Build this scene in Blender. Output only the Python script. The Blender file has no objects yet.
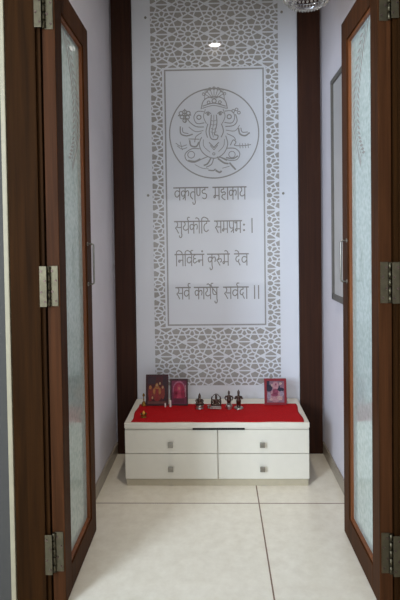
import bpy, bmesh, math, random
from mathutils import Vector, Matrix
random.seed(7)
R = math.radians
C = bpy.context.scene.collection
SC = bpy.context.scene

# ------------------------------------------------------------------ materials
def new_mat(name):
    m = bpy.data.materials.new(name); m.use_nodes = True
    nt = m.node_tree
    return m, nt, nt.nodes['Principled BSDF']
def lin(c):
    return tuple(((v/255)/12.92 if v/255 <= .04045 else ((v/255+.055)/1.055)**2.4) for v in c)+(1,)
def plain(name, rgb, rough=.5, metal=0, coat=0, noise=.06, nscale=30, bump=0, spec=.5):
    m, nt, b = new_mat(name)
    b.inputs['Roughness'].default_value = rough
    b.inputs['Metallic'].default_value = metal
    b.inputs['Coat Weight'].default_value = coat
    b.inputs['Coat Roughness'].default_value = .03
    b.inputs['Specular IOR Level'].default_value = spec
    tc = nt.nodes.new('ShaderNodeTexCoord')
    n = nt.nodes.new('ShaderNodeTexNoise'); n.inputs['Scale'].default_value = nscale
    n.inputs['Detail'].default_value = 4
    nt.links.new(tc.outputs['Object'], n.inputs['Vector'])
    r = nt.nodes.new('ShaderNodeValToRGB')
    c = lin(rgb)
    r.color_ramp.elements[0].position = .3; r.color_ramp.elements[1].position = .7
    r.color_ramp.elements[0].color = tuple(v*(1-noise) for v in c[:3])+(1,)
    r.color_ramp.elements[1].color = tuple(min(1, v*(1+noise)) for v in c[:3])+(1,)
    nt.links.new(n.outputs['Fac'], r.inputs['Fac'])
    nt.links.new(r.outputs['Color'], b.inputs['Base Color'])
    if bump:
        bp = nt.nodes.new('ShaderNodeBump'); bp.inputs['Strength'].default_value = bump
        bp.inputs['Distance'].default_value = .002
        nt.links.new(n.outputs['Fac'], bp.inputs['Height'])
        nt.links.new(bp.outputs['Normal'], b.inputs['Normal'])
    return m
def wood(name, dark, light, rough=.35, coat=.3, scale=(60, 60, 2.2)):
    m, nt, b = new_mat(name)
    tc = nt.nodes.new('ShaderNodeTexCoord'); mp = nt.nodes.new('ShaderNodeMapping')
    mp.inputs['Scale'].default_value = scale
    n = nt.nodes.new('ShaderNodeTexNoise'); n.inputs['Scale'].default_value = 1; n.inputs['Detail'].default_value = 6
    n.inputs['Distortion'].default_value = .6
    r = nt.nodes.new('ShaderNodeValToRGB')
    r.color_ramp.elements[0].position = .3; r.color_ramp.elements[1].position = .72
    r.color_ramp.elements[0].color = lin(dark); r.color_ramp.elements[1].color = lin(light)
    nt.links.new(tc.outputs['Object'], mp.inputs['Vector']); nt.links.new(mp.outputs[0], n.inputs['Vector'])
    nt.links.new(n.outputs['Fac'], r.inputs['Fac']); nt.links.new(r.outputs['Color'], b.inputs['Base Color'])
    b.inputs['Roughness'].default_value = rough
    b.inputs['Coat Weight'].default_value = coat; b.inputs['Coat Roughness'].default_value = .25
    return m
M = {}
M['wall'] = plain('painted_wall', (212, 206, 210), .75, noise=.03, nscale=6)
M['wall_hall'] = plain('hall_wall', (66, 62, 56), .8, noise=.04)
M['cream_trim'] = plain('cream_trim', (158, 146, 118), .6)
M['ceiling'] = plain('ceiling_paint', (225, 222, 218), .8, noise=.02)
M['skirting'] = plain('stone_skirting', (150, 138, 122), .3, noise=.08, nscale=20)
M['pillar'] = wood('dark_veneer', (44, 22, 12), (62, 34, 19), .5, .0)
M['pillar'].node_tree.nodes['Principled BSDF'].inputs['Specular IOR Level'].default_value = .2
M['frame'] = wood('teak_frame', (34, 18, 4), (52, 29, 8), .7, .0)
M['frame'].node_tree.nodes['Principled BSDF'].inputs['Specular IOR Level'].default_value = .05
M['leaf'] = wood('teak_leaf', (54, 30, 13), (78, 45, 23), .55, 0)
M['leaf'].node_tree.nodes['Principled BSDF'].inputs['Specular IOR Level'].default_value = .06
M['bead'] = wood('teak_bead', (104, 54, 22), (138, 78, 34), .45, .15)
M['steel'] = plain('brushed_steel', (150, 145, 135), .35, 1, noise=.1, nscale=80)
M['hinge'] = plain('satin_hinge', (94, 86, 68), .45, 1, noise=.15, nscale=60)
M['shade_wick'] = plain('slot_shade_wick', (18, 15, 12), .8)  # near-black for the painted slot shade, also the candle wicks
M['panel'] = plain('back_painted_glass', (222, 223, 227), .4, coat=.5, noise=.01, nscale=3)
M['inlay'] = plain('grey_inlay', (158, 153, 146), .45, coat=.5, noise=.04, nscale=50)
M['letter'] = plain('grey_lettering', (156, 153, 149), .45, coat=.5, noise=.04)
M['verse'] = plain('verse_grey', (142, 137, 131), .45, coat=.5, noise=.04)
M['kick'] = plain('beige_plinth', (186, 174, 148), .4, noise=.05)
M['lam'] = plain('white_laminate', (226, 219, 202), .35, coat=.4, noise=.015)
M['cloth'] = plain('red_cloth', (176, 15, 20), .85, noise=.12, nscale=140, bump=.5, spec=.2)
M['brass'] = plain('aged_brass', (150, 112, 52), .35, 1, noise=.3, nscale=120)
M['bronze'] = plain('dark_silver', (92, 76, 68), .3, 1, noise=.35, nscale=150)
M['silver'] = plain('tarnished_silver', (176, 170, 160), .3, 1, noise=.3, nscale=150)
M['crystal'] = plain('crystal', (245, 240, 232), .05, noise=.02)
_b = M['crystal'].node_tree.nodes['Principled BSDF']; _b.inputs['Transmission Weight'].default_value = .75; _b.inputs['IOR'].default_value = 1.55
M['chrome'] = plain('chrome', (200, 200, 205), .12, 1)
M['flame'] = plain('amber_bead', (236, 170, 60), .3)
M['wax'] = plain('white_wax', (235, 225, 215), .5)
M['maroon'] = plain('maroon_frame', (58, 14, 14), .5)
M['redframe'] = plain('red_frame', (128, 12, 26), .45, coat=.1)
M['greyframe'] = plain('grey_frame', (92, 86, 78), .45)

def floor_mat():
    m, nt, b = new_mat('cream_floor_tile')
    tc = nt.nodes.new('ShaderNodeTexCoord'); mp = nt.nodes.new('ShaderNodeMapping')
    mp.inputs['Location'].default_value = (-.176, -2.265, 0)
    nt.links.new(tc.outputs['Object'], mp.inputs['Vector'])
    br = nt.nodes.new('ShaderNodeTexBrick'); br.offset = 0; br.squash = 1
    br.inputs['Scale'].default_value = 1; br.inputs['Brick Width'].default_value = .8
    br.inputs['Row Height'].default_value = .8; br.inputs['Mortar Size'].default_value = .003
    br.inputs['Mortar Smooth'].default_value = .1
    br.inputs['Mortar'].default_value = lin((118, 88, 64))
    nt.links.new(mp.outputs[0], br.inputs['Vector'])
    n = nt.nodes.new('ShaderNodeTexNoise'); n.inputs['Scale'].default_value = 22; n.inputs['Detail'].default_value = 8
    n.inputs['Roughness'].default_value = .65
    nt.links.new(tc.outputs['Object'], n.inputs['Vector'])
    r = nt.nodes.new('ShaderNodeValToRGB')
    r.color_ramp.elements[0].position = .3; r.color_ramp.elements[1].position = .7
    r.color_ramp.elements[0].color = lin((222, 212, 192)); r.color_ramp.elements[1].color = lin((236, 228, 210))
    nt.links.new(n.outputs['Fac'], r.inputs['Fac'])
    nt.links.new(r.outputs['Color'], br.inputs['Color1']); nt.links.new(r.outputs['Color'], br.inputs['Color2'])
    nt.links.new(br.outputs['Color'], b.inputs['Base Color'])
    b.inputs['Roughness'].default_value = .28
    b.inputs['Coat Weight'].default_value = .3; b.inputs['Coat Roughness'].default_value = .1
    return m
M['floor'] = floor_mat()

def glass_mat():
    m, nt, b = new_mat('frosted_glass')
    b.inputs['Roughness'].default_value = .12
    b.inputs['Coat Weight'].default_value = 1; b.inputs['Coat Roughness'].default_value = .03
    tc = nt.nodes.new('ShaderNodeTexCoord')
    n = nt.nodes.new('ShaderNodeTexNoise'); n.inputs['Scale'].default_value = 60; n.inputs['Detail'].default_value = 5
    nt.links.new(tc.outputs['Object'], n.inputs['Vector'])
    bp = nt.nodes.new('ShaderNodeBump'); bp.inputs['Strength'].default_value = .35; bp.inputs['Distance'].default_value = .002
    nt.links.new(n.outputs['Fac'], bp.inputs['Height']); nt.links.new(bp.outputs['Normal'], b.inputs['Normal'])
    rr = nt.nodes.new('ShaderNodeValToRGB'); rr.color_ramp.elements[0].position = .35; rr.color_ramp.elements[1].position = .62
    rr.color_ramp.elements[0].color = lin((186, 204, 196)); rr.color_ramp.elements[1].color = lin((218, 231, 226))
    nt.links.new(n.outputs['Fac'], rr.inputs['Fac']); nt.links.new(rr.outputs['Color'], b.inputs['Base Color'])
    tr = nt.nodes.new('ShaderNodeBsdfTransparent'); tr.inputs['Color'].default_value = (.85, .95, .90, 1)
    tl = nt.nodes.new('ShaderNodeBsdfTranslucent'); tl.inputs['Color'].default_value = (.8, .88, .88, 1)
    m1 = nt.nodes.new('ShaderNodeMixShader'); m1.inputs[0].default_value = .15
    m2 = nt.nodes.new('ShaderNodeMixShader'); m2.inputs[0].default_value = .08
    out = nt.nodes['Material Output']
    nt.links.new(b.outputs[0], m1.inputs[1]); nt.links.new(tl.outputs[0], m1.inputs[2])
    nt.links.new(m1.outputs[0], m2.inputs[1]); nt.links.new(tr.outputs[0], m2.inputs[2])
    nt.links.new(m2.outputs[0], out.inputs['Surface'])
    return m
M['glass'] = glass_mat()
def emit_mat(name, col, s):
    m, nt, b = new_mat(name)
    b.inputs['Emission Color'].default_value = col+(1,); b.inputs['Emission Strength'].default_value = s
    return m
M['lamp'] = emit_mat('lamp_disc', (1, .96, .9), 150)

# ------------------------------------------------------------------ mesh helpers
class MB:
    def __init__(s): s.bm = bmesh.new()
    def box(s, a, b, bev=0, mi=0):
        bm = bmesh.new()
        bmesh.ops.create_cube(bm, size=1)
        for v in bm.verts:
            v.co = Vector([(a[i]+b[i])/2 + v.co[i]*(b[i]-a[i]) for i in range(3)])
        if bev: bmesh.ops.bevel(bm, geom=bm.edges[:], offset=bev, segments=2, profile=.6, affect='EDGES')
        for f in bm.faces: f.material_index = mi
        return s.merge(bm)
    def merge(s, bm, mat=None):
        if mat is not None: bmesh.ops.transform(bm, matrix=mat, verts=bm.verts)
        me = bpy.data.meshes.new('tmp'); bm.to_mesh(me); bm.free()
        s.bm.from_mesh(me); bpy.data.meshes.remove(me); return s
    def tube(s, pts, r, n=10, cap=True, mi=0):
        pts = [Vector(p) for p in pts]
        rs = r if isinstance(r, (list, tuple)) else [r]*len(pts)
        rings = []; prev = None
        for i, p in enumerate(pts):
            t = (pts[min(i+1, len(pts)-1)]-pts[max(i-1, 0)]).normalized()
            if prev is None:
                a = Vector((0, 0, 1)) if abs(t.z) < .9 else Vector((1, 0, 0))
                u = t.cross(a).normalized()
            else:
                u = (prev - t*prev.dot(t)).normalized()
            prev = u; w = t.cross(u)
            rings.append([s.bm.verts.new(p + (u*math.cos(2*math.pi*k/n)+w*math.sin(2*math.pi*k/n))*rs[i]) for k in range(n)])
        for i in range(len(rings)-1):
            for k in range(n):
                f = s.bm.faces.new((rings[i][k], rings[i][(k+1) % n], rings[i+1][(k+1) % n], rings[i+1][k]))
                f.smooth = True; f.material_index = mi
        if cap:
            s.bm.faces.new(rings[0][::-1]).material_index = mi; s.bm.faces.new(rings[-1]).material_index = mi
        return s
    def lathe(s, prof, c=(0, 0, 0), n=24, mi=0):
        rings = []
        for r, z in prof:
            if r < 1e-6: rings.append([s.bm.verts.new((c[0], c[1], c[2]+z))])
            else: rings.append([s.bm.verts.new((c[0]+r*math.cos(2*math.pi*k/n), c[1]+r*math.sin(2*math.pi*k/n), c[2]+z)) for k in range(n)])
        for i in range(len(rings)-1):
            A, B = rings[i], rings[i+1]
            for k in range(n):
                k2 = (k+1) % n
                if len(A) == 1 and len(B) == 1: continue
                if len(A) == 1: f = s.bm.faces.new((A[0], B[k2], B[k]))
                elif len(B) == 1: f = s.bm.faces.new((A[k], A[k2], B[0]))
                else: f = s.bm.faces.new((A[k], A[k2], B[k2], B[k]))
                f.smooth = True; f.material_index = mi
        return s
    def ball(s, c, r, n=12):
        rr = r if isinstance(r, (tuple, list)) else (r, r, r)
        bm = bmesh.new(); bmesh.ops.create_uvsphere(bm, u_segments=n, v_segments=max(6, n//2+2), radius=1)
        for f in bm.faces: f.smooth = True
        return s.merge(bm, Matrix.Translation(c) @ Matrix.Diagonal((rr[0], rr[1], rr[2], 1)))
    # flat stroke work standing on a vertical XZ plane, thickness t toward -Y
    def ribbon(s, p, q, w, y0, t, ext=True):
        d = Vector((q[0]-p[0], q[1]-p[1])); L = d.length
        if L < 1e-7: return s
        s.cnt = getattr(s, 'cnt', 0)+1; t = t*(1+.004*(s.cnt*37 % 101))
        d /= L; nrm = Vector((-d.y, d.x))*w/2
        e = d*w*.35 if ext else d*0
        P = Vector(p)-e; Q = Vector(q)+e
        cs = [P+nrm, P-nrm, Q-nrm, Q+nrm]
        f = [s.bm.verts.new((c.x, y0-t, c.y)) for c in cs]; k = [s.bm.verts.new((c.x, y0, c.y)) for c in cs]
        fa = s.bm.faces.new(f)
        for i in range(4): s.bm.faces.new((f[i], k[i], k[(i+1) % 4], f[(i+1) % 4]))
        return s
    def poly(s, pts, y0, t):
        f = [s.bm.verts.new((x, y0-t, z)) for x, z in pts]; k = [s.bm.verts.new((x, y0, z)) for x, z in pts]
        n = len(pts); s.bm.faces.new(f); s.bm.faces.new(k[::-1])
        for i in range(n): s.bm.faces.new((f[i], k[i], k[(i+1) % n], f[(i+1) % n]))
        return s
    def build(s, name, mat, parent=None, fix=True):
        me = bpy.data.meshes.new(name)
        if fix: bmesh.ops.recalc_face_normals(s.bm, faces=s.bm.faces)
        s.bm.to_mesh(me); s.bm.free()
        for m in (mat if isinstance(mat, (list, tuple)) else [mat]): me.materials.append(m)
        o = bpy.data.objects.new(name, me); C.objects.link(o)
        if parent: o.parent = parent
        return o
def tag(o, label=None, cat=None, group=None, kind=None):
    if label: o['label'] = label
    if cat: o['category'] = cat
    if group: o['group'] = group
    if kind: o['kind'] = kind
    return o
def empty(name, loc=(0, 0, 0)):
    o = bpy.data.objects.new(name, None); o.empty_display_size = .05; C.objects.link(o); o.location = loc; return o
def cat_pts(pts, closed=False, k=6):
    P = [Vector(p) for p in pts]; n = len(P); out = []
    segs = n if closed else n-1
    for i in range(segs):
        if closed: a, b, c, d = P[(i-1) % n], P[i], P[(i+1) % n], P[(i+2) % n]
        else: a, b, c, d = P[max(i-1, 0)], P[i], P[i+1], P[min(i+2, n-1)]
        for j in range(k):
            t = j/k
            out.append(.5*((2*b)+(c-a)*t+(2*a-5*b+4*c-d)*t*t+(3*b-a-3*c+d)*t**3))
    out.append(P[0] if closed else P[-1]); return out

# ------------------------------------------------------------------ room
H = 2.7
YB = 2.82      # back wall
YF = 1.60      # front plane of the door frame
WX = .59
def struct(o, label=None): o['kind'] = 'structure'; return o
struct(MB().box((-2.3, -2.2, -.05), (2.3, 3.0, 0)).build('floor', M['floor']))
struct(MB().box((-2.3, -2.2, H), (2.3, 3.0, H+.08)).build('ceiling', M['ceiling']))
struct(MB().box((-.75, YB, 0), (.75, YB+.1, H)).build('wall_back', M['wall']))
struct(MB().box((-.71, YF+.12, 0), (-WX, YB, H)).build('wall_left', M['wall']))
struct(MB().box((WX, YF+.12, 0), (.71, YB, H)).build('wall_right', M['wall']))
# partition with the doorway, seen edge-on beyond the frame
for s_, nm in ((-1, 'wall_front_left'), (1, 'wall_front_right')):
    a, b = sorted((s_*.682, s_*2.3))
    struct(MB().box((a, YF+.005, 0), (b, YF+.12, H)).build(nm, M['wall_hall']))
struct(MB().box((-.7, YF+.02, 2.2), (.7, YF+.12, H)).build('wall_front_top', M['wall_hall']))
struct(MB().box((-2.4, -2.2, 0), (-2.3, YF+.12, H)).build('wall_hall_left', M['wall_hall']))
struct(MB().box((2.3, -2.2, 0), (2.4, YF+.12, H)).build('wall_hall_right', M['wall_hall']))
# skirtings
for s_, nm in ((-1, 'baseboard_left'), (1, 'baseboard_right')):
    a, b = sorted((s_*WX, s_*(WX-.010)))
    struct(MB().box((a, YF+.12, 0), (b, YB, .062), .002).build(nm, M['skirting']))
# dark veneer pilasters
struct(MB().box((-.579, YB-.022, 0), (-.466, YB, H-.002), .002).build('trim_1', M['pillar']))
struct(MB().box((.456, YB-.022, 0), (.579, YB, H-.002), .002).build('trim_2', M['pillar']))
# door frame posts + head, with a rebate step
k_ = 3
for s_ in (-1, 1):
    m = MB()
    a, b = sorted((s_*.560, s_*.573)); m.box((a, YF+.004, 0), (b, YF+.12, 2.2))
    a, b = sorted((s_*.573, s_*.670)); m.box((a, YF-.006, 0), (b, YF+.12, 2.2), .003)
    struct(m.build('trim_%d' % k_, M['frame'])); k_ += 1
struct(MB().box((-.670, YF-.006, 2.070), (.670, YF+.12, 2.2), .003).build('trim_5', M['frame']))
k_ = 6
for s_ in (-1, 1):
    a, b = sorted((s_*.672, s_*.688)); struct(MB().box((a, YF-.010, 0), (b, YF+.02, H-.002), .003).build('trim_%d' % k_, M['cream_trim'])); k_ += 1

# ------------------------------------------------------------------ door leaves, swung inward
Y0, Y1 = 1.612, 2.04
ZB, ZT = .006, 2.062
def leaf(s, name):
    root = empty(name, (s*.549, YF+.012, 0)); root['kind'] = 'structure'
    bx = lambda m, xa, xb, ya, yb, za, zb, bev=0, mi=0: m.box((min(s*xa, s*xb), ya, za), (max(s*xa, s*xb), yb, zb), bev, mi)
    f, k = .514, .556
    parts = []
    def P(m, n, mat, par=None):
        o = m.build(n, mat); parts.append((o, par)); return o
    P(bx(MB(), f, k, Y0, Y0+.072, ZB, ZT, .002), 'stile', M['leaf'])
    P(bx(MB(), f, k, Y1-.072, Y1, ZB, ZT, .002), 'stile', M['leaf'])
    P(bx(MB(), f, k, Y0+.072, Y1-.072, ZB, ZB+.088, .002), 'rail', M['leaf'])
    P(bx(MB(), f, k, Y0+.072, Y1-.072, ZT-.088, ZT, .002), 'rail', M['leaf'])
    # glazing bead round the pane, set back from both faces
    m = MB()
    ya, yb, za, zb = Y0+.072, Y1-.072, ZB+.088, ZT-.088
    for (p, q) in ((f+.006, f+.0165), (k-.0165, k-.006)):
        bx(m, p, q, ya, yb, za, za+.010); bx(m, p, q, ya, yb, zb-.010, zb)
        bx(m, p, q, ya, ya+.010, za+.010, zb-.010); bx(m, p, q, yb-.010, yb, za+.010, zb-.010)
    P(m, 'glazing_bead', M['bead'])
    g = P(bx(MB(), f+.0165, k-.0165, ya, yb, za, zb), 'glass_pane', M['glass'])
    # etched frond on the room face of the pane
    m = MB()
    xf = s*(f+.0163)
    def et(p, q, w):
        d = Vector((q[0]-p[0], q[1]-p[1])); L = d.length; d /= L; nn = Vector((-d.y, d.x))*w/2
        mid = (Vector(p)+Vector(q))/2
        cs = [Vector(p), mid+nn, Vector(q), mid-nn]
        A = [m.bm.verts.new((xf, c.x, c.y)) for c in cs]; B = [m.bm.verts.new((xf-s*.0004, c.x, c.y)) for c in cs]
        m.bm.faces.new(A); m.bm.faces.new(B)
        for i in range(4): m.bm.faces.new((A[i], B[i], B[(i+1) % 4], A[(i+1) % 4]))
    spine = cat_pts([(1.72, 2.0), (1.80, 1.93), (1.87, 1.82), (1.90, 1.70), (1.885, 1.58), (1.83, 1.50)], k=5)
    for i in range(len(spine)-1): et(spine[i], spine[i+1], .006)
    for i in range(1, len(spine)-1):
        p = spine[i]; t = (spine[i+1]-spine[i-1]).normalized(); nn = Vector((-t.y, t.x))
        Lf = .045*(1-.4*abs(i/len(spine)-.5))
        for sg in (-1, 1):
            q = p+nn*sg*Lf+t*.03
            if q.x < yb-.006 and q.x > ya+.006: et(p+nn*sg*.006, q, .011)
    eo = P(m, 'etched_frond', M['verse'], g)
    # pull handles on both faces
    for xs, xo in ((f, f-.025), (k, k+.02)):
        yc = Y1-.065
        pts = [(s*xs, yc, 1.197)] + [(s*(xo+(xs-xo)*.25*(1-math.sin(a))), yc, 1.197-.009*(1-math.cos(a))) for a in (0, R(45), R(90))]
        pts += [(s*(xo+(xs-xo)*.25*(1-math.cos(a))), yc, 1.037-.009*(1-0)+.009-.009*math.sin(a)*0) for a in (0,)]
        lo = [(s*(xo+(xs-xo)*.25*(1-math.sin(a))), yc, 1.037+.009*(1-math.cos(a))) for a in (R(90), R(45), 0)]
        pts = pts[:4]+lo+[(s*xs, yc, 1.037)]
        m = MB().tube(pts, .0036, 10)
        for zz in (1.197, 1.037): m.tube([(s*xs, yc, zz), (s*(xs+(xo-xs)*.12), yc, zz)], .008, 14)
        P(m, 'door_handle', M['steel'])
    # butt hinges
    for zc in (1.955, 1.062, .185):
        h = .066
        m = MB(); yp = Y0-.0005
        bx(m, .519, .5465, yp-.003, yp, zc-h, zc+h, .0012, 0)
        bx(m, .5505, .574, yp-.0215, yp-.0185, zc-h, zc+h, .0012, 0)
        for i in range(5):
            z0 = zc-h+i*2*h/5
            m.tube([(s*.5485, yp-.006, z0+.0012), (s*.5485, yp-.006, z0+2*h/5-.0012)], .0058, 12)
        for (cx, yy) in ((.5325, yp-.003), (.5625, yp-.0215)):
            for i, dz in enumerate((-.049, -.018, .018, .049)):
                X = s*(cx+(.006 if i % 2 else -.006))
                m.tube([(X, yy, zc+dz), (X, yy-.0012, zc+dz)], [.0042, .0036], 10, mi=1)
        bx(m, .566, .5735, yp-.0185, yp-.014, zc-h+.004, zc+h-.004, 0, 1)
        P(m, 'hinge', [M['hinge'], M['bronze']])
    for o, par in parts:
        o.parent = par or root
        if not par: o.matrix_parent_inverse = Matrix.Translation(-root.location)
    return root
leaf(-1, 'door_1').rotation_euler = (0, 0, R(.5)); leaf(1, 'door_2').rotation_euler = (0, 0, R(1.0))

# ------------------------------------------------------------------ glass wall panel
PY = YB-.012           # front face of the panel
D0 = 2.808
PX = D0/500            # metres per photo pixel on the panel, used only to size the artwork
def U(px, py): return ((px-218.2)*PX, 1.2-(py-240)*PX)
gp = tag(empty('glass_panel', (0, PY, .0)), 'tall white glass panel with grey lattice border and lettering on the back wall', 'wall panel')
def GP(m, n, mat, par=None):
    o = m.build(n, mat); o.parent = par or gp
    if not par: o.matrix_parent_inverse = Matrix.Translation(-gp.location)
    return o
GP(MB().box((-.464, PY, .012), (.454, YB, H-.004), .002), 'glass_sheet', M['panel'])
ZTOP = H-.03
ox0, oz0 = U(154.2, 384.5); ox1, _ = U(280.3, 0)
ix0, iz0 = U(165.2, 326.5); ix1, iz1 = U(268, 67)
t1 = .0008
m = MB()
for a, b, c, d in ((ox0, ox1, oz0, iz0), (ox0, ox1, iz1, ZTOP), (ox0, ix0, iz0, iz1), (ix1, ox1, iz0, iz1)):
    m.box((a, PY-t1, c), (b, PY, d))
GP(m, 'lattice_backing', M['inlay'])
# decagonal strapwork stretched sideways, clipped to the border region
rects = [(ox0, ox1, oz0, iz0), (ox0, ox1, iz1, ZTOP), (ox0, ix0, iz0, iz1), (ix1, ox1, iz0, iz1)]
def clip(p, q, r):
    x0, x1, z0, z1 = r; dx, dz = q[0]-p[0], q[1]-p[1]; a, b = 0., 1.
    for pp, qq in ((-dx, p[0]-x0), (dx, x1-p[0]), (-dz, p[1]-z0), (dz, z1-p[1])):
        if abs(pp) < 1e-12:
            if qq < 0: return None
        else:
            t = qq/pp
            if pp < 0: a = max(a, t)
            else: b = min(b, t)
    if b-a < 1e-4: return None
    return (p[0]+a*dx, p[1]+a*dz), (p[0]+b*dx, p[1]+b*dz)
LV = 29.2*PX           # vertical pitch
L = LV/(2*math.sin(R(36))); SX = 26.2*PX/(L*math.cos(R(36)))
ap = L/2
segs = []
def pol(r, deg): return (r*math.cos(R(deg)), r*math.sin(R(deg)))
for k in range(10):
    c0 = 36*k
    tip = pol(ap, c0)
    rin, rv = .60*ap, .727*ap
    kin = pol(rin, c0); v1 = pol(rv, c0+18); v0 = pol(rv, c0-18)
    segs += [(tip, v1), (tip, v0), (kin, v1), (kin, v0)]
    segs += [(kin, pol(.24*ap, c0))]
    segs += [(pol(.24*ap, c0), pol(.24*ap, c0+36))]
# bow-tie fillers between vertically stacked decagons
Rv = ap/math.cos(R(18))
cx0, cz0 = U(191.8, 355.3)
m = MB(); LW = 1.35*PX
for i in range(-4, 5):
    for j in range(-8, 26):
        cx = cx0+i*26.2*PX; cz = cz0+(j+(.5 if i % 2 else 0))*LV
        S = [((cx+a[0]*SX, cz+a[1]), (cx+b[0]*SX, cz+b[1])) for a, b in segs]
        # star tips facing the bow-tie gap above/below and the left/right neighbours are tied together
        gz = cz+LV/2
        ty = ap*math.sin(R(72)); tx = ap*math.cos(R(72))*SX
        k1, k2 = tx*1.45, tx*2.15
        for sg in (-1, 1):
            S += [((cx+sg*tx, cz+ty), (cx+sg*k1, gz)), ((cx+sg*tx, cz+LV-ty), (cx+sg*k1, gz)), ((cx+sg*k1, gz), (cx+sg*k2, gz)),
                  ((cx+sg*tx, cz+ty), (cx+sg*k2, gz)), ((cx+sg*tx, cz+LV-ty), (cx+sg*k2, gz))]
        S += [((cx-k1, gz), (cx+k1, gz))]
        S += [((cx+ap*SX, cz), (cx+ap*SX*1.0, cz))]
        for p, q in S:
            for r in rects:
                cl = clip(p, q, r)
                if cl: m.ribbon(cl[0], cl[1], LW, PY-t1, .0006)
GP(m, 'lattice_strap', M['panel'])
# inner grey line frame
m = MB()
fx0, fz0 = U(168, 323.5); fx1, fz1 = U(265.5, 69.5); w = 1.5*PX
for p, q in (((fx0, fz0), (fx1, fz0)), ((fx0, fz1), (fx1, fz1)), ((fx0, fz0), (fx0, fz1)), ((fx1, fz0), (fx1, fz1))):
    m.ribbon(p, q, w, PY, .0009)
GP(m, 'border_line', M['letter'])
# small screw caps
for px, py in ((149.6, 17), (149.6, 193), (284.3, 15), (284.3, 193)):
    x, z = U(px, py)
    GP(MB().tube([(x, PY, z), (x, PY-.004, z)], [.0075, .006], 14), 'screw_cap', M['steel'])
# medallion ring + elephant-headed deity in line work
ring = MB(); cx, cz = U(216.3, 132.5); n = 72
for k in range(n):
    a, b = 2*math.pi*k/n, 2*math.pi*(k+1)/n; rr = 44.3*PX
    ring.ribbon((cx+rr*math.cos(a), cz+rr*math.sin(a)), (cx+rr*math.cos(b), cz+rr*math.sin(b)), 1.25*PX, PY, .0009, False)
GP(ring, 'medallion_ring', M['letter'])
m = MB()
def G(x, y): return U(216.3+(x-205)/4.65*1.06, 132+(y-207)/4.65*1.04)
def st(pts, w=.55, closed=False, smooth=True):
    q = [G(*p) for p in pts]
    q = cat_pts(q, closed, 4) if smooth and len(q) > 2 else ([Vector(v) for v in q]+([Vector(q[0])] if closed else []))
    for a, b in zip(q, q[1:]): m.ribbon(a, b, w*PX, PY, .0009)
def circ(x, y, r, w=.55): st([(x+r*math.cos(R(a)), y+r*math.sin(R(a))) for a in range(0, 360, 45)], w, True)
# crown and fan crest
st([(150, 100), (160, 66), (185, 50), (232, 50), (256, 68), (264, 100)], .9)
st([(158, 88), (205, 76), (256, 90)], .9); st([(155, 98), (205, 86), (260, 100)], .7)
for a in range(-60, 61, 20):
    x, y = 207+52*math.sin(R(a)), 58-50*math.cos(R(a)); st([(207+12*math.sin(R(a)), 54), (x, y)], .6); circ(x, y+2, 6, .6)
st([(165, 60), (172, 28), (207, 8), (244, 28), (252, 60)], .6)
circ(207, 66, 9, .9); circ(183, 72, 6, .8); circ(232, 72, 6, .8)
# head, eyes, ears
st([(168, 104), (160, 135), (172, 165)], .7); st([(246, 104), (254, 135), (242, 165)], .7)
st([(168, 120), (180, 114), (192, 122)], .9); st([(222, 122), (234, 114), (246, 120)], .9)
circ(180, 124, 4, 1.1); circ(233, 124, 4, 1.1)
st([(160, 112), (132, 112), (118, 136), (130, 164), (162, 162)], .8); circ(140, 137, 9, 1.0)
st([(254, 112), (282, 112), (296, 136), (284, 164), (252, 162)], .8); circ(258+14, 137, 9, 1.0)
# trunk, folds
st([(194, 128), (190, 170), (184, 200), (192, 232), (216, 236), (222, 220), (208, 216)], 1.0)
st([(216, 128), (218, 165), (210, 198), (206, 216)], .9)
st([(205, 128), (204, 165), (197, 200), (202, 226)], .6)
for y in (150, 168, 186, 202): st([(191, y), (203, y+5), (216, y)], .45)
st([(178, 168), (170, 200), (176, 226)], .9); st([(238, 168), (246, 200), (236, 226)], .9)
# belly, cord, chest chevron
st([(150, 226), (140, 256), (152, 290), (182, 314), (216, 318), (248, 296), (264, 258), (256, 222)], .9)
st([(158, 236), (160, 266), (186, 292)], .6); st([(250, 236), (246, 266), (224, 290)], .6)
st([(184, 250), (204, 272), (224, 250)], 1.0, smooth=False); st([(188, 262), (204, 282), (220, 262)], .7, smooth=False)
circ(203, 300, 5, .7)
# arms with what they hold
st([(160, 180), (128, 178), (102, 160), (88, 140)], .9); st([(158, 196), (124, 200), (96, 180)], .7)
for p in ((62, 118), (78, 112), (94, 118), (66, 134), (90, 136), (78, 150)): circ(p[0], p[1], 8, 1.0)
st([(50, 128), (104, 126)], 1.2, smooth=False); st([(78, 100), (80, 160)], 1.0, smooth=False)
st([(58, 178), (60, 208), (84, 218), (110, 212)], 1.3); st([(68, 182), (70, 202), (92, 208)], .8)
st([(150, 206), (126, 222), (120, 246)], .8); st([(98, 240), (104, 262), (126, 266), (138, 248)], 1.5); st([(94, 232), (140, 234)], .8, smooth=False)
st([(256, 180), (290, 176), (306, 156), (300, 128)], .9); st([(258, 196), (296, 200), (316, 176)], .7)
for p in ((290, 112), (304, 106), (314, 120)): circ(p[0], p[1], 6, .8)
st([(312, 190), (318, 214), (340, 222), (358, 210)], 1.5); st([(322, 188), (328, 206), (350, 206)], .9)
st([(262, 212), (290, 226), (298, 240)], .8)
st([(276, 262), (288, 240), (300, 250), (294, 264), (330, 266), (364, 262)], .9)
for x in (316, 328, 340, 352): st([(x, 256), (x+2, 276)], .6, smooth=False)
st([(38, 250), (60, 264), (84, 258)], .7); st([(44, 262), (64, 276), (86, 270)], .7); st([(56, 244), (66, 280)], .6)
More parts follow.
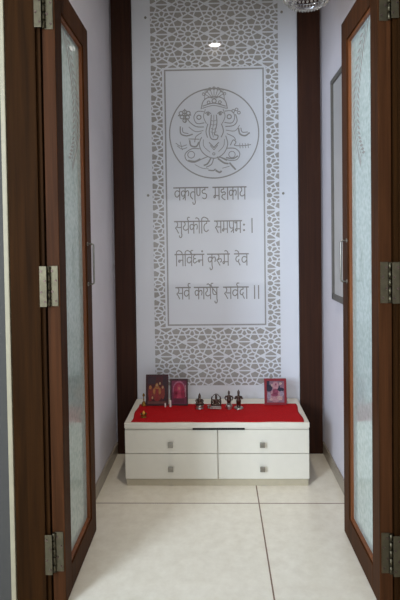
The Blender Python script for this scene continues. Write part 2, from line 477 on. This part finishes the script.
# legs, feet, seat
st([(140, 276), (106, 276), (78, 298), (84, 326), (116, 336), (150, 322), (176, 312)], .9)
circ(104, 302, 15, .8); st([(92, 328), (120, 332), (142, 322)], 1.5)
st([(262, 276), (296, 278), (316, 300), (304, 326), (272, 330), (240, 318), (218, 314)], .9)
circ(282, 304, 14, .7); st([(258, 318), (286, 322), (306, 312)], 1.4)
st([(190, 318), (176, 342), (160, 350)], 1.5); st([(202, 320), (192, 346), (170, 358)], 1.0)
st([(222, 322), (246, 340), (264, 344)], 1.6); st([(232, 316), (258, 330)], 1.0)
st([(272, 342), (282, 354), (296, 370)], 1.7); st([(180, 372), (200, 374), (208, 368)], 1.2); st([(212, 374), (226, 382), (234, 378)], 1.8)
st([(120, 346), (150, 362), (178, 366)], .6); st([(240, 364), (270, 356)], .6)
GP(m, 'medallion_figure', M['letter'])

# ------------------------------------------------------------------ verse lettering, drawn stroke by stroke
Lt = {}
def arc(cx, cy, rx, ry, a0, a1, n=8): return [(cx+rx*math.cos(R(a0+(a1-a0)*i/n)), cy+ry*math.sin(R(a0+(a1-a0)*i/n))) for i in range(n+1)]
VL = [(.7, -.34), (.45, -.24), (.2, -.3), (.1, -.5), (.2, -.7), (.42, -.74), (.62, -.6), (.7, -.5)]
Lt['va'] = (.85, [('L', [(.7, 0), (.7, -1)]), ('S', VL)])
KA = [('L', [(.55, 0), (.55, -1)]), ('S', [(.55, -.36), (.35, -.25), (.12, -.32), (.08, -.5), (.2, -.68), (.4, -.64), (.55, -.46), (.72, -.28), (.92, -.26), (1.0, -.45), (.93, -.66)])]
Lt['ka'] = (1.08, KA)
Lt['kra'] = (1.08, KA+[('L', [(.55, -.66), (.28, -.92)])])
Lt['ta'] = (.85, [('L', [(.7, 0), (.7, -1)]), ('S', [(.7, -.38), (.4, -.34), (.16, -.5), (.18, -.74), (.4, -.92)])])
Lt['nna_half'] = (.62, [('L', [(.1, 0), (.1, -.4)]), ('S', [(.1, -.4), (.14, -.58), (.3, -.66), (.46, -.58), (.5, -.4)]), ('L', [(.5, -.4), (.5, 0)])])
Lt['dda'] = (.85, [('L', [(.5, 0), (.5, -.18)]), ('S', [(.5, -.18), (.26, -.2), (.14, -.34), (.28, -.47), (.5, -.48), (.7, -.6), (.66, -.82), (.44, -.92), (.2, -.84)])])
Lt['ma'] = (.92, [('L', [(.78, 0), (.78, -1)]), ('L', [(.28, 0), (.28, -.7)]), ('L', [(.28, -.68), (.78, -.68)]), ('C', arc(.19, -.76, .1, .1, 0, 360))])
Lt['ha'] = (.85, [('L', [(.48, 0), (.48, -.16)]), ('S', [(.48, -.16), (.22, -.2), (.14, -.34), (.3, -.44), (.55, -.38), (.7, -.46), (.62, -.6), (.36, -.62), (.24, -.78), (.4, -.94), (.66, -1.02)])])
Lt['aa'] = (.32, [('L', [(.16, 0), (.16, -1)])])
Lt['ya'] = (.88, [('L', [(.74, 0), (.74, -1)]), ('S', [(.14, 0), (.32, -.14), (.3, -.32), (.12, -.46), (.16, -.66), (.4, -.74), (.74, -.62)])])
Lt['sa'] = (.98, [('L', [(.84, 0), (.84, -1)]), ('S', [(.2, 0), (.36, -.18), (.28, -.42), (.1, -.54), (.22, -.66), (.46, -.98)]), ('L', [(.34, -.5), (.84, -.5)])])
Lt['tta'] = (.8, [('L', [(.46, 0), (.46, -.18)]), ('S', [(.46, -.18), (.22, -.28), (.12, -.52), (.2, -.78), (.44, -.88), (.68, -.74)])])
PA = [('L', [(.72, 0), (.72, -1)]), ('L', [(.16, 0), (.16, -.34)]), ('S', [(.16, -.34), (.24, -.56), (.46, -.62), (.72, -.56)])]
Lt['pra'] = (.88, PA+[('L', [(.72, -.66), (.38, -.94)])])
Lt['ssa'] = (.88, PA+[('L', [(.18, -.1), (.72, -.56)])])
Lt['bha'] = (.95, [('L', [(.8, 0), (.8, -1)]), ('S', [(.1, -.02), (.06, -.14), (.2, -.18), (.32, -.06)]), ('L', [(.32, 0), (.32, -.7)]), ('L', [(.32, -.68), (.8, -.68)]), ('C', arc(.22, -.76, .1, .1, 0, 360))])
Lt['na'] = (.85, [('L', [(.7, 0), (.7, -1)]), ('L', [(.24, -.5), (.7, -.5)]), ('C', arc(.22, -.58, .1, .1, 0, 360))])
Lt['gha_half'] = (.62, [('S', [(.34, -.04), (.12, -.16), (.16, -.34), (.38, -.38), (.14, -.42), (.08, -.62), (.26, -.76), (.6, -.6)])])
Lt['ru'] = (.8, [('S', [(.2, 0), (.38, -.16), (.32, -.38), (.12, -.52), (.26, -.68), (.5, -.98)]), ('S', [(.32, -.5), (.5, -.4), (.68, -.46), (.68, -.64), (.54, -.7)])])
Lt['da'] = (.78, [('L', [(.5, 0), (.5, -.18)]), ('S', [(.5, -.18), (.24, -.26), (.14, -.48), (.26, -.66), (.46, -.6), (.52, -.48)]), ('L', [(.4, -.62), (.64, -.98)])])
# word = list of (letter, marks); marks placed relative to the letter's stem
MK = {
 'u':    [('S', [(0, -1), (.05, -1.16), (-.04, -1.34), (-.2, -1.34), (-.28, -1.2)])],
 'o':    [('S', [(0, 0), (-.08, .2), (-.3, .3), (-.44, .26)])],
 'e':    [('S', [(0, 0), (-.08, .2), (-.3, .3), (-.44, .26)])],
 'reph': [('S', [(.16, .34), (-.02, .34), (-.1, .2), (.04, .02)])],
 'dot':  [('C', arc(-.05, .26, .05, .05, 0, 360))],
}
STEM = {'va': .7, 'ka': .55, 'ta': .7, 'ma': .78, 'aa': .16, 'ya': .74, 'sa': .84, 'na': .7, 'ru': .4, 'da': .5, 'ssa': .72, 'tta': .46}
lines = [
 (186.0, 198.2, [(174.5, 208, [('va',), ('kra',), ('ta', 'u'), ('nna_half',), ('dda',)]), (213.5, 246, [('ma',), ('ha',), ('aa',), ('ka',), ('aa',), ('ya',)])]),
 (219.6, 231.4, [(175, 209.5, [('sa', 'u'), ('ya', 'reph'), ('ka',), ('aa', 'o'), ('I', 1.0), ('tta',)]), (215, 241.5, [('sa',), ('ma',), ('pra',), ('bha',)])]),
 (252.6, 264.0, [(175.5, 204, [('I', .95), ('na',), ('I', .95), ('va', 'reph'), ('gha_half',), ('na', 'dot')]), (208, 229.5, [('ka', 'u'), ('ru',), ('ma', 'e')]), (235, 248.3, [('da', 'e'), ('va',)])]),
 (285.8, 297.4, [(176, 190, [('sa',), ('va', 'reph')]), (194.5, 218, [('ka',), ('aa',), ('ya', 'e', 'reph'), ('ssa', 'u')]), (223.8, 248, [('sa',), ('va', 'reph'), ('da',), ('aa',)])]),
]
for hl, bl, words in lines:
    sy = (bl-hl); dx_ = {186.0: 1.2, 219.6: .9, 252.6: .4, 285.8: .3}[hl]
    for x0, x1, wl in words:
        first = x0; x0 += dx_; x1 += dx_
        m = MB()
        def width(it): return .32 if it[0] == 'I' else Lt[it[0]][0]
        W = sum(width(i) for i in wl); sx = (x1-x0)/W
        def put(kind, pts, ox):
            q = [U(x0+(ox+p[0])*sx, hl-p[1]*sy) for p in pts]
            if kind == 'S': q = cat_pts(q, False, 5)
            for a, b in zip(q, q[1:]): m.ribbon(a, b, .95*PX, PY, .0009)
        x = 0
        for it in wl:
            if it[0] == 'I':
                put('L', [(.16, 0), (.16, -1)], x); put('S', [(.16, 0), (.2, .24), (.5, .34), (it[1]-.1, .2), (it[1]-.02, 0)], x); x += .32; continue
            wd, sts = Lt[it[0]]
            for kd, pts in sts: put(kd, pts, x)
            for mk in it[1:]:
                dx = STEM.get(it[0], .5) + (.18 if mk == 'reph' and 'e' in it else 0)
                for kd, pts in MK[mk]: put(kd, pts, x+dx)
            x += wd
        a, b = U(x0-.3, hl), U(x1+.3, hl); m.ribbon(a, b, 1.25*PX, PY, .00095)
        if hl == 219.6 and first == 215:
            for yy in (223.5, 229):
                q = [U(245+.6*math.cos(R(t)), yy+.6*math.sin(R(t))) for t in range(0, 361, 60)]
                for c, d in zip(q, q[1:]): m.ribbon(c, d, .9*PX, PY, .0009)
        GP(m, 'verse_word', M['verse'])
for px, ya, yb in ((253, 217.5, 231.5), (254.8, 284.5, 297.5), (258.8, 284.5, 297.5)):
    GP(MB().ribbon(U(px, ya), U(px, yb), 1.1*PX, PY, .0009), 'verse_mark', M['verse'])

# ------------------------------------------------------------------ low altar cabinet
CX0, CX1, CY0, CY1 = -.466, .435, 2.425, 2.80
ZT_ = .315
cab = tag(empty('altar_cabinet', ((CX0+CX1)/2, (CY0+CY1)/2, 0)), 'low white cabinet with four drawers standing below the glass panel', 'cabinet')
def CB(m, n, mat, par=None, loc=None):
    o = m.build(n, mat); o.parent = par or cab
    o.matrix_parent_inverse = Matrix.Translation(-cab.location)
    return o
CB(MB().box((CX0, CY0+.018, .032), (CX1, CY1, .280)), 'body', M['lam'])
CB(MB().box((CX0+.004, CY0+.006, 0), (CX1-.004, CY1-.01, .032), .001), 'plinth', M['kick'])
m = MB().box((CX0-.002, CY0-.004, .289), (CX1+.002, CY1, ZT_), .003)
for a, b in ((CX0, -.132), (.122, CX1)): m.box((a, CY0+.004, .280), (b, CY1, .2895))
CB(MB().box((-.132, CY0-.0048, .2805), (.122, CY0+.02, .2875)), 'slot_shade', M['shade_wick'])  # dark strip painting in the shade of the gap below the top
m.box((-.132, CY0+.20, .280), (.122, CY1, .2895))
CB(m, 'top', M['lam'])
xm = -.010
for ci, (a, b, kx) in enumerate(((CX0, xm-.0022, -.241), (xm+.0022, CX1, .206))):
    for (za, zb, kz) in ((.036, .1595, .091), (.1630, .278, .210)):
        d = CB(MB().box((a, CY0, za), (b, CY0+.0175, zb), .0012), 'drawer', M['lam'])
        mk = MB().box((kx-.006, CY0-.014, kz-.006), (kx+.006, CY0, kz+.006)).box((kx-.0125, CY0-.022, kz-.0125), (kx+.0125, CY0-.014, kz+.0125), .002)
        o = mk.build('knob', M['steel']); o.parent = d
# red cloth
m = MB(); nx, ny = 60, 24
x0, x1, y0, y1 = -.437, .412, CY0+.001, 2.700
random.seed(3)
vs = []
for j in range(ny+1):
    row = []
    for i in range(nx+1):
        u, v = i/nx, j/ny
        x = x0+(x1-x0)*u+.004*math.sin(v*9)*(abs(u-.5)*2)**6; y = y0+(y1-y0)*v+.003*math.sin(u*23+1)*(1-v)**4+.003*(1-v)**4
        z = ZT_+.0022+.0009*math.sin(x*37+2*math.sin(y*21))*math.cos(y*33)
        row.append(m.bm.verts.new((x, y, z)))
    vs.append(row)
for j in range(ny):
    for i in range(nx): m.bm.faces.new((vs[j][i], vs[j][i+1], vs[j+1][i+1], vs[j+1][i])).smooth = True
cl = m.build('altar_cloth', M['cloth'])
md = cl.modifiers.new('thick', 'SOLIDIFY'); md.thickness = .0014; md.offset = -1
tag(cl, 'plain red cloth spread over the top of the white cabinet', 'cloth')
ZC = ZT_+.0031

# ------------------------------------------------------------------ framed prints leaning on the panel
def oval(cx, cz, rx, rz, n=18): return [(cx+rx*math.cos(2*math.pi*k/n), cz+rz*math.sin(2*math.pi*k/n)) for k in range(n)]
def pmat(rgb): 
    key = 'print_%d_%d_%d' % rgb
    if key not in M: M[key] = plain(key, tuple(int(v*.85) for v in rgb), .55, coat=0, noise=.25, nscale=120)
    return M[key]
def framed(label, x, y, w, h, fw, fmat, bg, shapes, tilt=8, lift=0):
    root = tag(empty('framed_print', (x, y, ZC+.0005)), label, 'picture', 'framed prints on the altar')
    m = MB(); t = .012
    m.box((-w/2, 0, 0), (w/2, t, fw), .0012); m.box((-w/2, 0, h-fw), (w/2, t, h), .0012)
    m.box((-w/2, 0, fw), (-w/2+fw, t, h-fw), .0012); m.box((w/2-fw, 0, fw), (w/2, t, h-fw), .0012)
    m.build('frame', fmat, root)
    p = MB().box((-w/2+fw, .004, fw), (w/2-fw, .009, h-fw)).build('print', pmat(bg), root)
    for i, (rgb, polys) in enumerate(shapes):
        for q in polys:
            mm = MB()
            pts = [(max(-w/2+fw, min(w/2-fw, a*(w/2-fw))), max(fw, min(h-fw, fw+b*(h-2*fw)))) for a, b in q]
            mm.poly(pts, .004, .0004*(i+1))
            mm.build('printed_figure', pmat(rgb), p)
    m = MB()  # strut
    L_ = h*.8
    m.box((-.012, t, .006), (.012, t+.003, L_*.9))
    m.build('back_board', M['maroon'], root)
    root.rotation_euler = (-R(tilt), 0, 0)
    return root
framed('largest framed print, maroon frame with golden figures, at the left of the altar', -.336, 2.668, .122, .164, .010, M['maroon'], (88, 20, 22), [
    ((64, 34, 40), [[(-1, .72), (-.2, .72), (-.1, 1), (-1, 1)], [(.5, .1), (1, .1), (1, 1), (.62, 1)]]),
    ((150, 52, 40), [oval(.0, .38, .5, .3), oval(-.7, .4, .26, .26), oval(.6, .42, .22, .26)]),
    ((196, 128, 62), [oval(-.02, .66, .16, .09), oval(-.72, .6, .14, .07), oval(-.3, .46, .12, .12), oval(.28, .46, .12, .12), [(-.28, .55), (.0, .78), (.26, .55)]]),
    ((160, 40, 36), [[(-.2, .12), (.18, .12), (.1, .55), (-.1, .55)], [(-.9, .1), (-.6, .1), (-.62, .48), (-.82, .48)]]),
    ((206, 170, 120), [oval(.3, .74, .09, .05), oval(-.02, .68, .08, .05), oval(.6, .6, .09, .05), oval(-.5, .22, .08, .05)]),
    ((120, 70, 60), [[(-1, .0), (1, .0), (1, .08), (-1, .08)]]),
])
framed('smaller framed print with a bright magenta arched picture, second from left', -.217, 2.670, .096, .140, .008, M['maroon'], (128, 40, 74), [
    ((190, 110, 136), [oval(0, .62, .86, .36)]),
    ((168, 26, 66), [oval(0, .60, .74, .31), [(-.74, .1), (.74, .1), (.74, .55), (-.74, .55)]]),
    ((206, 60, 96), [oval(0, .6, .3, .22), [(-.4, .14), (.4, .14), (.2, .5), (-.2, .5)]]),
    ((210, 120, 110), [oval(0, .66, .13, .08)]),
    ((226, 180, 180), [[(.86, .3), (.92, .3), (.92, .8), (.86, .8)]]),
    ((110, 20, 50), [[(-.74, .06), (.74, .06), (.74, .24), (-.74, .24)]]),
])
framed('framed print in a bright red frame, pale pink figure, right end of the altar', .303, 2.672, .119, .139, .013, M['redframe'], (150, 110, 124), [
    ((30, 24, 52), [oval(-.72, .66, .36, .16), oval(.62, .6, .4, .09), [(-1, .74), (-.66, .74), (-.66, 1), (-1, 1)], oval(.44, .7, .12, .08)]),
    ((196, 140, 146), [oval(.02, .78, .36, .2), oval(0, .3, .62, .3)]),
    ((168, 150, 164), [oval(-.75, .3, .2, .2), oval(.72, .4, .24, .14)]),
    ((150, 62, 90), [oval(0, .5, .34, .14), oval(-.1, .36, .4, .08), oval(.06, .84, .09, .06)]),
    ((206, 170, 160), [oval(.5, .2, .3, .1), oval(-.5, .14, .2, .06), oval(-.4, .8, .1, .06), oval(.6, .88, .16, .06)]),
])

# ------------------------------------------------------------------ figurines (continuous bodies)
def remesh(o, vox):
    r = o.modifiers.new('fuse', 'REMESH'); r.mode = 'VOXEL'; r.voxel_size = vox; r.use_smooth_shade = True
    s = o.modifiers.new('soft', 'SMOOTH'); s.factor = .5; s.iterations = 2
    return o
def idol(label, x, y, parts, rz=0, sc=1):
    root = tag(empty('idol_figurine', (x, y, ZC)), label, 'figurine', 'metal idols on the red cloth')
    root.rotation_euler = (0, 0, rz); root.scale = (sc*1.08,)*3
    for n, mb, mat, fuse in parts:
        o = mb.build(n, mat, root)
        if fuse: remesh(o, .0011)
    return root
# seated figure, round base
def seated():
    base = MB().lathe([(0, 0), (.019, 0), (.020, .004), (.016, .007), (.017, .012), (.0195, .014), (.019, .018), (0, .018)])
    b = MB()
    b.ball((0, 0, .036), (.012, .010, .015)); b.ball((0, -.002, .026), (.019, .014, .008))
    b.ball((-.013, -.006, .025), (.009, .008, .006)); b.ball((.013, -.006, .025), (.009, .008, .006))
    b.ball((0, -.001, .044), (.0125, .008, .007))
    for s in (-1, 1):
        b.tube([(s*.012, 0, .045), (s*.018, -.002, .038), (s*.013, -.010, .032)], [.0042, .0036, .003], 8)
        b.ball((s*.010, -.011, .031), .0032)
        b.ball((s*.0063, 0, .0560), (.0016, .002, .003))
    b.tube([(0, 0, .046), (0, 0, .053)], [.0045, .004], 8)
    b.ball((0, -.0005, .056), (.0062, .0062, .0075)); b.ball((0, -.0068, .0555), (.0012, .0018, .0018))
    crown = MB().lathe([(0, .0), (.0062, 0), (.0066, .003), (.0042, .007), (.0045, .009), (.0015, .013), (0, .016)], (0, 0, .0605), 16)
    return [('base', base, M['silver'], False), ('body', b, M['bronze'], True), ('crown', crown, M['bronze'], False)]
idol('seated silver figurine on a green-tinged round base, leftmost in the row of four', -.104, 2.622, seated(), 0, 1.02)
# cluster: seated figure with raised arms and a canopy frame, on an oblong stand
def enthroned():
    base = MB().box((-.027, -.012, 0), (.027, .014, .006), .0015).box((-.022, -.010, .006), (.022, .012, .014), .0015)
    for k in range(6): base.ball((-.024+.0096*k, -.0125, .003), .0018, 8)
    b = MB()
    b.ball((.002, 0, .032), (.012, .009, .014)); b.ball((.002, -.003, .021), (.019, .013, .008)); b.ball((.002, -.001, .041), (.012, .008, .007))
    b.tube([(.002, 0, .044), (.002, 0, .052)], .0045, 8); b.ball((.002, -.0005, .055), (.006, .006, .0072)); b.ball((.002, -.0066, .0545), (.0012, .0016, .0018))
    for s in (-1, 1):
        b.tube([(.002+s*.011, 0, .042), (.002+s*.020, -.002, .044), (.002+s*.021, -.003, .056)], [.004, .0034, .0028], 8); b.ball((.002+s*.021, -.003, .058), .003)
        b.tube([(.002+s*.011, 0, .040), (.002+s*.017, -.006, .033), (.002+s*.010, -.012, .028)], [.004, .0034, .0028], 8)
        b.ball((.002+s*.013, -.007, .019), (.009, .007, .006))
    crown = MB().lathe([(0, 0), (.006, 0), (.0065, .003), (.004, .007), (.0015, .012), (0, .014)], (.002, 0, .060), 16)
    sides = []
    for sx in (-.020, .024):
        side = MB(); sides.append(side); side.lathe([(0, 0), (.005, 0), (.0035, .008), (.0045, .018), (.003, .026), (.0018, .028), (.0034, .032), (.0034, .035), (.001, .040), (0, .042)], (sx, .007, .013), 12)
    arch = MB()
    pts = [(-.019, .010, .014), (-.021, .010, .034), (-.017, .010, .052), (-.008, .010, .064), (.002, .010, .069), (.012, .010, .064), (.021, .010, .052), (.025, .010, .034), (.023, .010, .014)]
    arch.tube(cat_pts(pts, False, 4), .0018, 8)
    return [('base', base, M['silver'], False), ('body', b, M['bronze'], True), ('crown', crown, M['bronze'], False), ('attendant', sides[0], M['bronze'], False), ('attendant', sides[1], M['bronze'], False), ('arch', arch, M['bronze'], False)]
idol('widest metal figurine, seated with raised arms under an arch, on an oblong stand', -.019, 2.622, enthroned())
# standing figures
def standing(broad, pot):
    z0 = .020 if pot else .006
    if pot:
        base = MB().lathe([(0, 0), (.012, 0), (.013, .002), (.010, .004), (.0165, .009), (.0175, .013), (.014, .018), (.015, .0205), (0, .0205)])
    else:
        base = MB().lathe([(0, 0), (.0195, 0), (.020, .002), (.0175, .005), (.013, .0065), (0, .0065)])
    b = MB(); w = broad
    for s in (-1, 1):
        b.tube([(s*.0045, 0, z0-.001), (s*.005, 0, z0+.012), (s*.0055*w, 0, z0+.027)], [.0036, .0042, .0062], 8)
        b.ball((s*.0048, -.003, z0+.001), (.0036, .006, .0025))
    b.ball((0, 0, z0+.028), (.0105*w, .007, .008)); b.ball((0, 0, z0+.037), (.0098*w, .0066, .010)); b.ball((0, 0, z0+.043), (.0125*w, .0066, .0055))
    for s in (-1, 1):
        b.tube([(s*.0115*w, 0, z0+.045), (s*.0175*w, -.001, z0+.034), (s*.0130*w, -.007, z0+.026 if broad > 1 else z0+.036)], [.0040, .0034, .0026], 8)
        b.ball((s*.0125*w, -.008, z0+.026 if broad > 1 else z0+.037), .0030)
    b.tube([(0, 0, z0+.046), (0, 0, z0+.053)], .0038, 8)
    b.ball((0, -.0005, z0+.056), (.0056, .0058, .0070)); b.ball((0, -.0064, z0+.0555), (.0011, .0016, .0017))
    crown = MB().lathe([(0, 0), (.0056, 0), (.006, .003), (.0036, .007), (.0014, .011), (0, .013)], (0, 0, z0+.0605), 16)
    skirt = MB().lathe([(.0066*w, .010), (.0085*w, .013), (.0098*w, .024), (.0100*w, .030), (.0094*w, .031)], (0, 0, z0), 20)
    return [('base', base, M['silver'], False), ('body', b, M['bronze'], True), ('crown', crown, M['bronze'], False), ('skirt', skirt, M['bronze'], False)]
idol('broad-shouldered standing metal figurine on a pot-like round base, third in the row', .051, 2.617, standing(1.15, True), 0, .98)
idol('slim standing metal figurine on a flat silver disc, rightmost in the row', .102, 2.625, standing(.92, False), 0, 1.16)
# little things
m = MB().lathe([(0, 0), (.008, 0), (.009, .002), (.004, .004), (.0035, .007), (.009, .011), (.010, .014), (.0075, .0135), (0, .011)], n=18)
o = m.build('incense_cup', M['silver']); o.location = (-.056, 2.632, ZC); tag(o, 'tiny silver cup between the first and second figurines', 'cup')
root = tag(empty('brass_lamp', (-.382, 2.495, ZC)), 'small brass oil lamp with an amber bead at the front left of the cloth', 'oil lamp')
MB().lathe([(0, 0), (.014, 0), (.0150, .002), (.009, .005), (.008, .008), (.015, .013), (.0175, .018), (.015, .0175), (.011, .015), (0, .014)]).build('bowl', M['brass'], root)
MB().lathe([(0, .014), (.0055, .016), (.0068, .021), (.0040, .027), (.001, .033), (0, .034)]).build('bead', M['flame'], root)
root = tag(empty('brass_bell', (-.408, 2.672, ZC)), 'slender aged brass hand bell at the back left corner of the cloth', 'bell')
MB().lathe([(.0135, 0), (.0145, .001), (.0125, .006), (.0095, .016), (.0070, .022), (.003, .025), (0, .0255)]).build('bell_body', M['brass'], root)
MB().lathe([(0, .025), (.0028, .0255), (.0022, .032), (.0045, .036), (.0022, .040), (.0022, .048), (.0062, .053), (.0068, .058), (.004, .063), (.001, .068), (0, .069)], n=16).build('grip', M['brass'], root)
for nm, x, y, h, r, lb in (('candle', -.262, 2.652, .036, .0052, 'short white candle standing between the two left framed prints'),
                           ('candle', -.289, 2.648, .022, .0040, 'tiny white candle in front of the largest framed print')):
    root = tag(empty(nm, (x, y, ZC)), lb, 'candle', 'white candles on the altar')
    MB().lathe([(0, 0), (r, 0), (r*1.03, .002), (r*.98, h*.7), (r*.9, h*.96), (r*.6, h), (0, h*.97)], n=16).build('wax', M['wax'], root)
    MB().tube([(0, 0, h*.95), (.0004, 0, h+.003), (.0010, 0, h+.006)], .0006, 6).build('wick', M['shade_wick'], root)

# ------------------------------------------------------------------ framed picture on right wall
fp = tag(empty('framed_picture', (WX, 2.4, 1.45)), 'tall grey-framed picture on the right wall, partly behind the right door', 'picture')
def FP(m, n, mat):
    o = m.build(n, mat, fp); o.matrix_parent_inverse = Matrix.Translation(-fp.location); return o
a, b, c, d = 2.13, 2.51, .905, 1.985; fw = .022
m = MB(); xo = WX-.022
m.box((xo, a, c), (WX-.0005, b, c+fw*1.3), .002).box((xo, a, d-fw), (WX-.0005, b, d), .002).box((xo, a, c), (WX-.0005, a+fw, d), .002).box((xo, b-fw, c), (WX-.0005, b, d), .002)
FP(m, 'frame', M['greyframe'])
FP(MB().box((WX-.012, a+fw, c+fw), (WX-.001, b-fw, d-fw)), 'picture_sheet', plain('grey_print', (200, 196, 192), .3, coat=.6, noise=.08, nscale=4))

# ------------------------------------------------------------------ crystal ceiling lamp
CLX, CLY, CLZ = .376, 2.05, 2.138
ch = tag(empty('crystal_lamp', (CLX, CLY, CLZ)), 'round crystal pendant lamp hanging at the upper right', 'pendant lamp')
m = MB()
def torus(m, R_, r, z, n=40):
    pts = [(R_*math.cos(2*math.pi*k/n), R_*math.sin(2*math.pi*k/n), z) for k in range(n+1)]
    m.tube(pts, r, 8, cap=False)
torus(m, .080, .0028, .035); torus(m, .094, .0028, .055); torus(m, .060, .0028, .022); torus(m, .094, .0028, .16)
for k in range(8):
    a = 2*math.pi*k/8
    m.tube([(0, 0, .17), (.094*math.cos(a), .094*math.sin(a), .16), (.094*math.cos(a), .094*math.sin(a), .055)], .0018, 6)
m.tube([(0, 0, .05), (0, 0, H-CLZ-.02)], .004, 8)
m.lathe([(0, 0), (.05, 0), (.055, .02), (0, .02)], (0, 0, H-CLZ-.021))
m.build('metal_ring', M['chrome'], ch)
def bead_layer(R_, z, n, hh):
    m = MB()
    for k in range(n):
        a = 2*math.pi*(k+.5)/n
        cx, cy = R_*math.cos(a), R_*math.sin(a)
        m.lathe([(0, 0), (.0035, .006), (.0045, .010), (.0022, hh-.003), (0, hh)], (cx, cy, z-hh+.002), 6)
    for f in m.bm.faces: f.smooth = False
    return m
for (R_, z, n, hh) in ((.094, .055, 46, .026), (.080, .035, 40, .022), (.060, .022, 30, .018)):
    bead_layer(R_, z, n, hh).build('crystal_drops', M['crystal'], ch)
m = MB()
for j in range(7):
    for k in range(36):
        a = 2*math.pi*(k+.5*(j % 2))/36
        m.ball((.094*math.cos(a), .094*math.sin(a), .066+.0135*j), .0056, 6)
m.build('crystal_band', M['crystal'], ch)

# ------------------------------------------------------------------ ceiling downlight (its reflection shows on the panel)
dl = tag(empty('ceiling_downlight', (0.0, 1.765, H)), 'small round recessed ceiling spotlight reflected in the glass panel', 'downlight')
MB().lathe([(.0435, -.001), (.056, -.001), (.058, -.005), (.052, -.008), (.0435, -.006), (.0435, -.001)], n=32).build('trim_ring', M['chrome'], dl)
MB().lathe([(0, -.003), (.038, -.003), (.038, -.001), (0, -.001)], n=32).build('lamp_disc', M['lamp'], dl)

# ------------------------------------------------------------------ light
w = bpy.data.worlds.new('World'); SC.world = w; w.use_nodes = True
bg = w.node_tree.nodes['Background']; bg.inputs[0].default_value = (.62, .72, .95, 1); bg.inputs[1].default_value = .25
def area(name, loc, target, sx, sy, power, col):
    l = bpy.data.lights.new(name, 'AREA'); l.shape = 'RECTANGLE'; l.size = sx; l.size_y = sy; l.energy = power; l.color = col
    o = bpy.data.objects.new(name, l); C.objects.link(o); o.location = loc
    o.rotation_euler = (Vector(target)-Vector(loc)).to_track_quat('-Z', 'Y').to_euler(); return o
area('right_glass_fill', (-2.1, -.7, 1.6), (.5, 1.9, 1.6), 1.0, 1.2, 120, (.68, .82, 1.0))  # added unseen light from the left, brightens the right door glass; no window built
area('hall_daylight', (0, -2.15, 1.2), (0, 2.6, 1.2), 4.4, 1.3, 27, (.90, .94, 1.0))

sp = bpy.data.lights.new('downlight_beam', 'SPOT'); sp.energy = 30; sp.color = (1, .90, .78); sp.spot_size = R(84); sp.spot_blend = 1; sp.shadow_soft_size = .04
so = bpy.data.objects.new('downlight_beam', sp); C.objects.link(so); so.location = (0.0, 1.765, H-.02); so.rotation_euler = (R(6), 0, 0)

# ------------------------------------------------------------------ camera
F = 500.
cam = bpy.data.cameras.new('camera'); co = bpy.data.objects.new('camera', cam); C.objects.link(co); SC.camera = co
cam.sensor_fit = 'VERTICAL'; cam.sensor_height = 24; cam.lens = 24*F/600
cam.clip_start = .05
pitch, yaw, roll = 1.4, 1.6, -.75
co.matrix_world = Matrix.Translation((0, 0, 1.2)) @ Matrix.Rotation(R(yaw), 4, 'Z') @ Matrix.Rotation(R(90-pitch), 4, 'X') @ Matrix.Rotation(R(roll), 4, 'Z')
# principal-point shift so the level vanishing point falls at (217.3, 240)
v = co.matrix_world.to_3x3().inverted() @ Vector((0, 1, 0))
px = 200+F*v.x/-v.z; py = 300-F*v.y/-v.z
cam.shift_x = -(217.3-px)/600; cam.shift_y = (241.5-py)/600

SC.view_settings.view_transform = 'Standard'; SC.view_settings.look = 'None'
SC.view_settings.gamma = 1; SC.view_settings.exposure = .4; SC.view_settings.use_curve_mapping = False
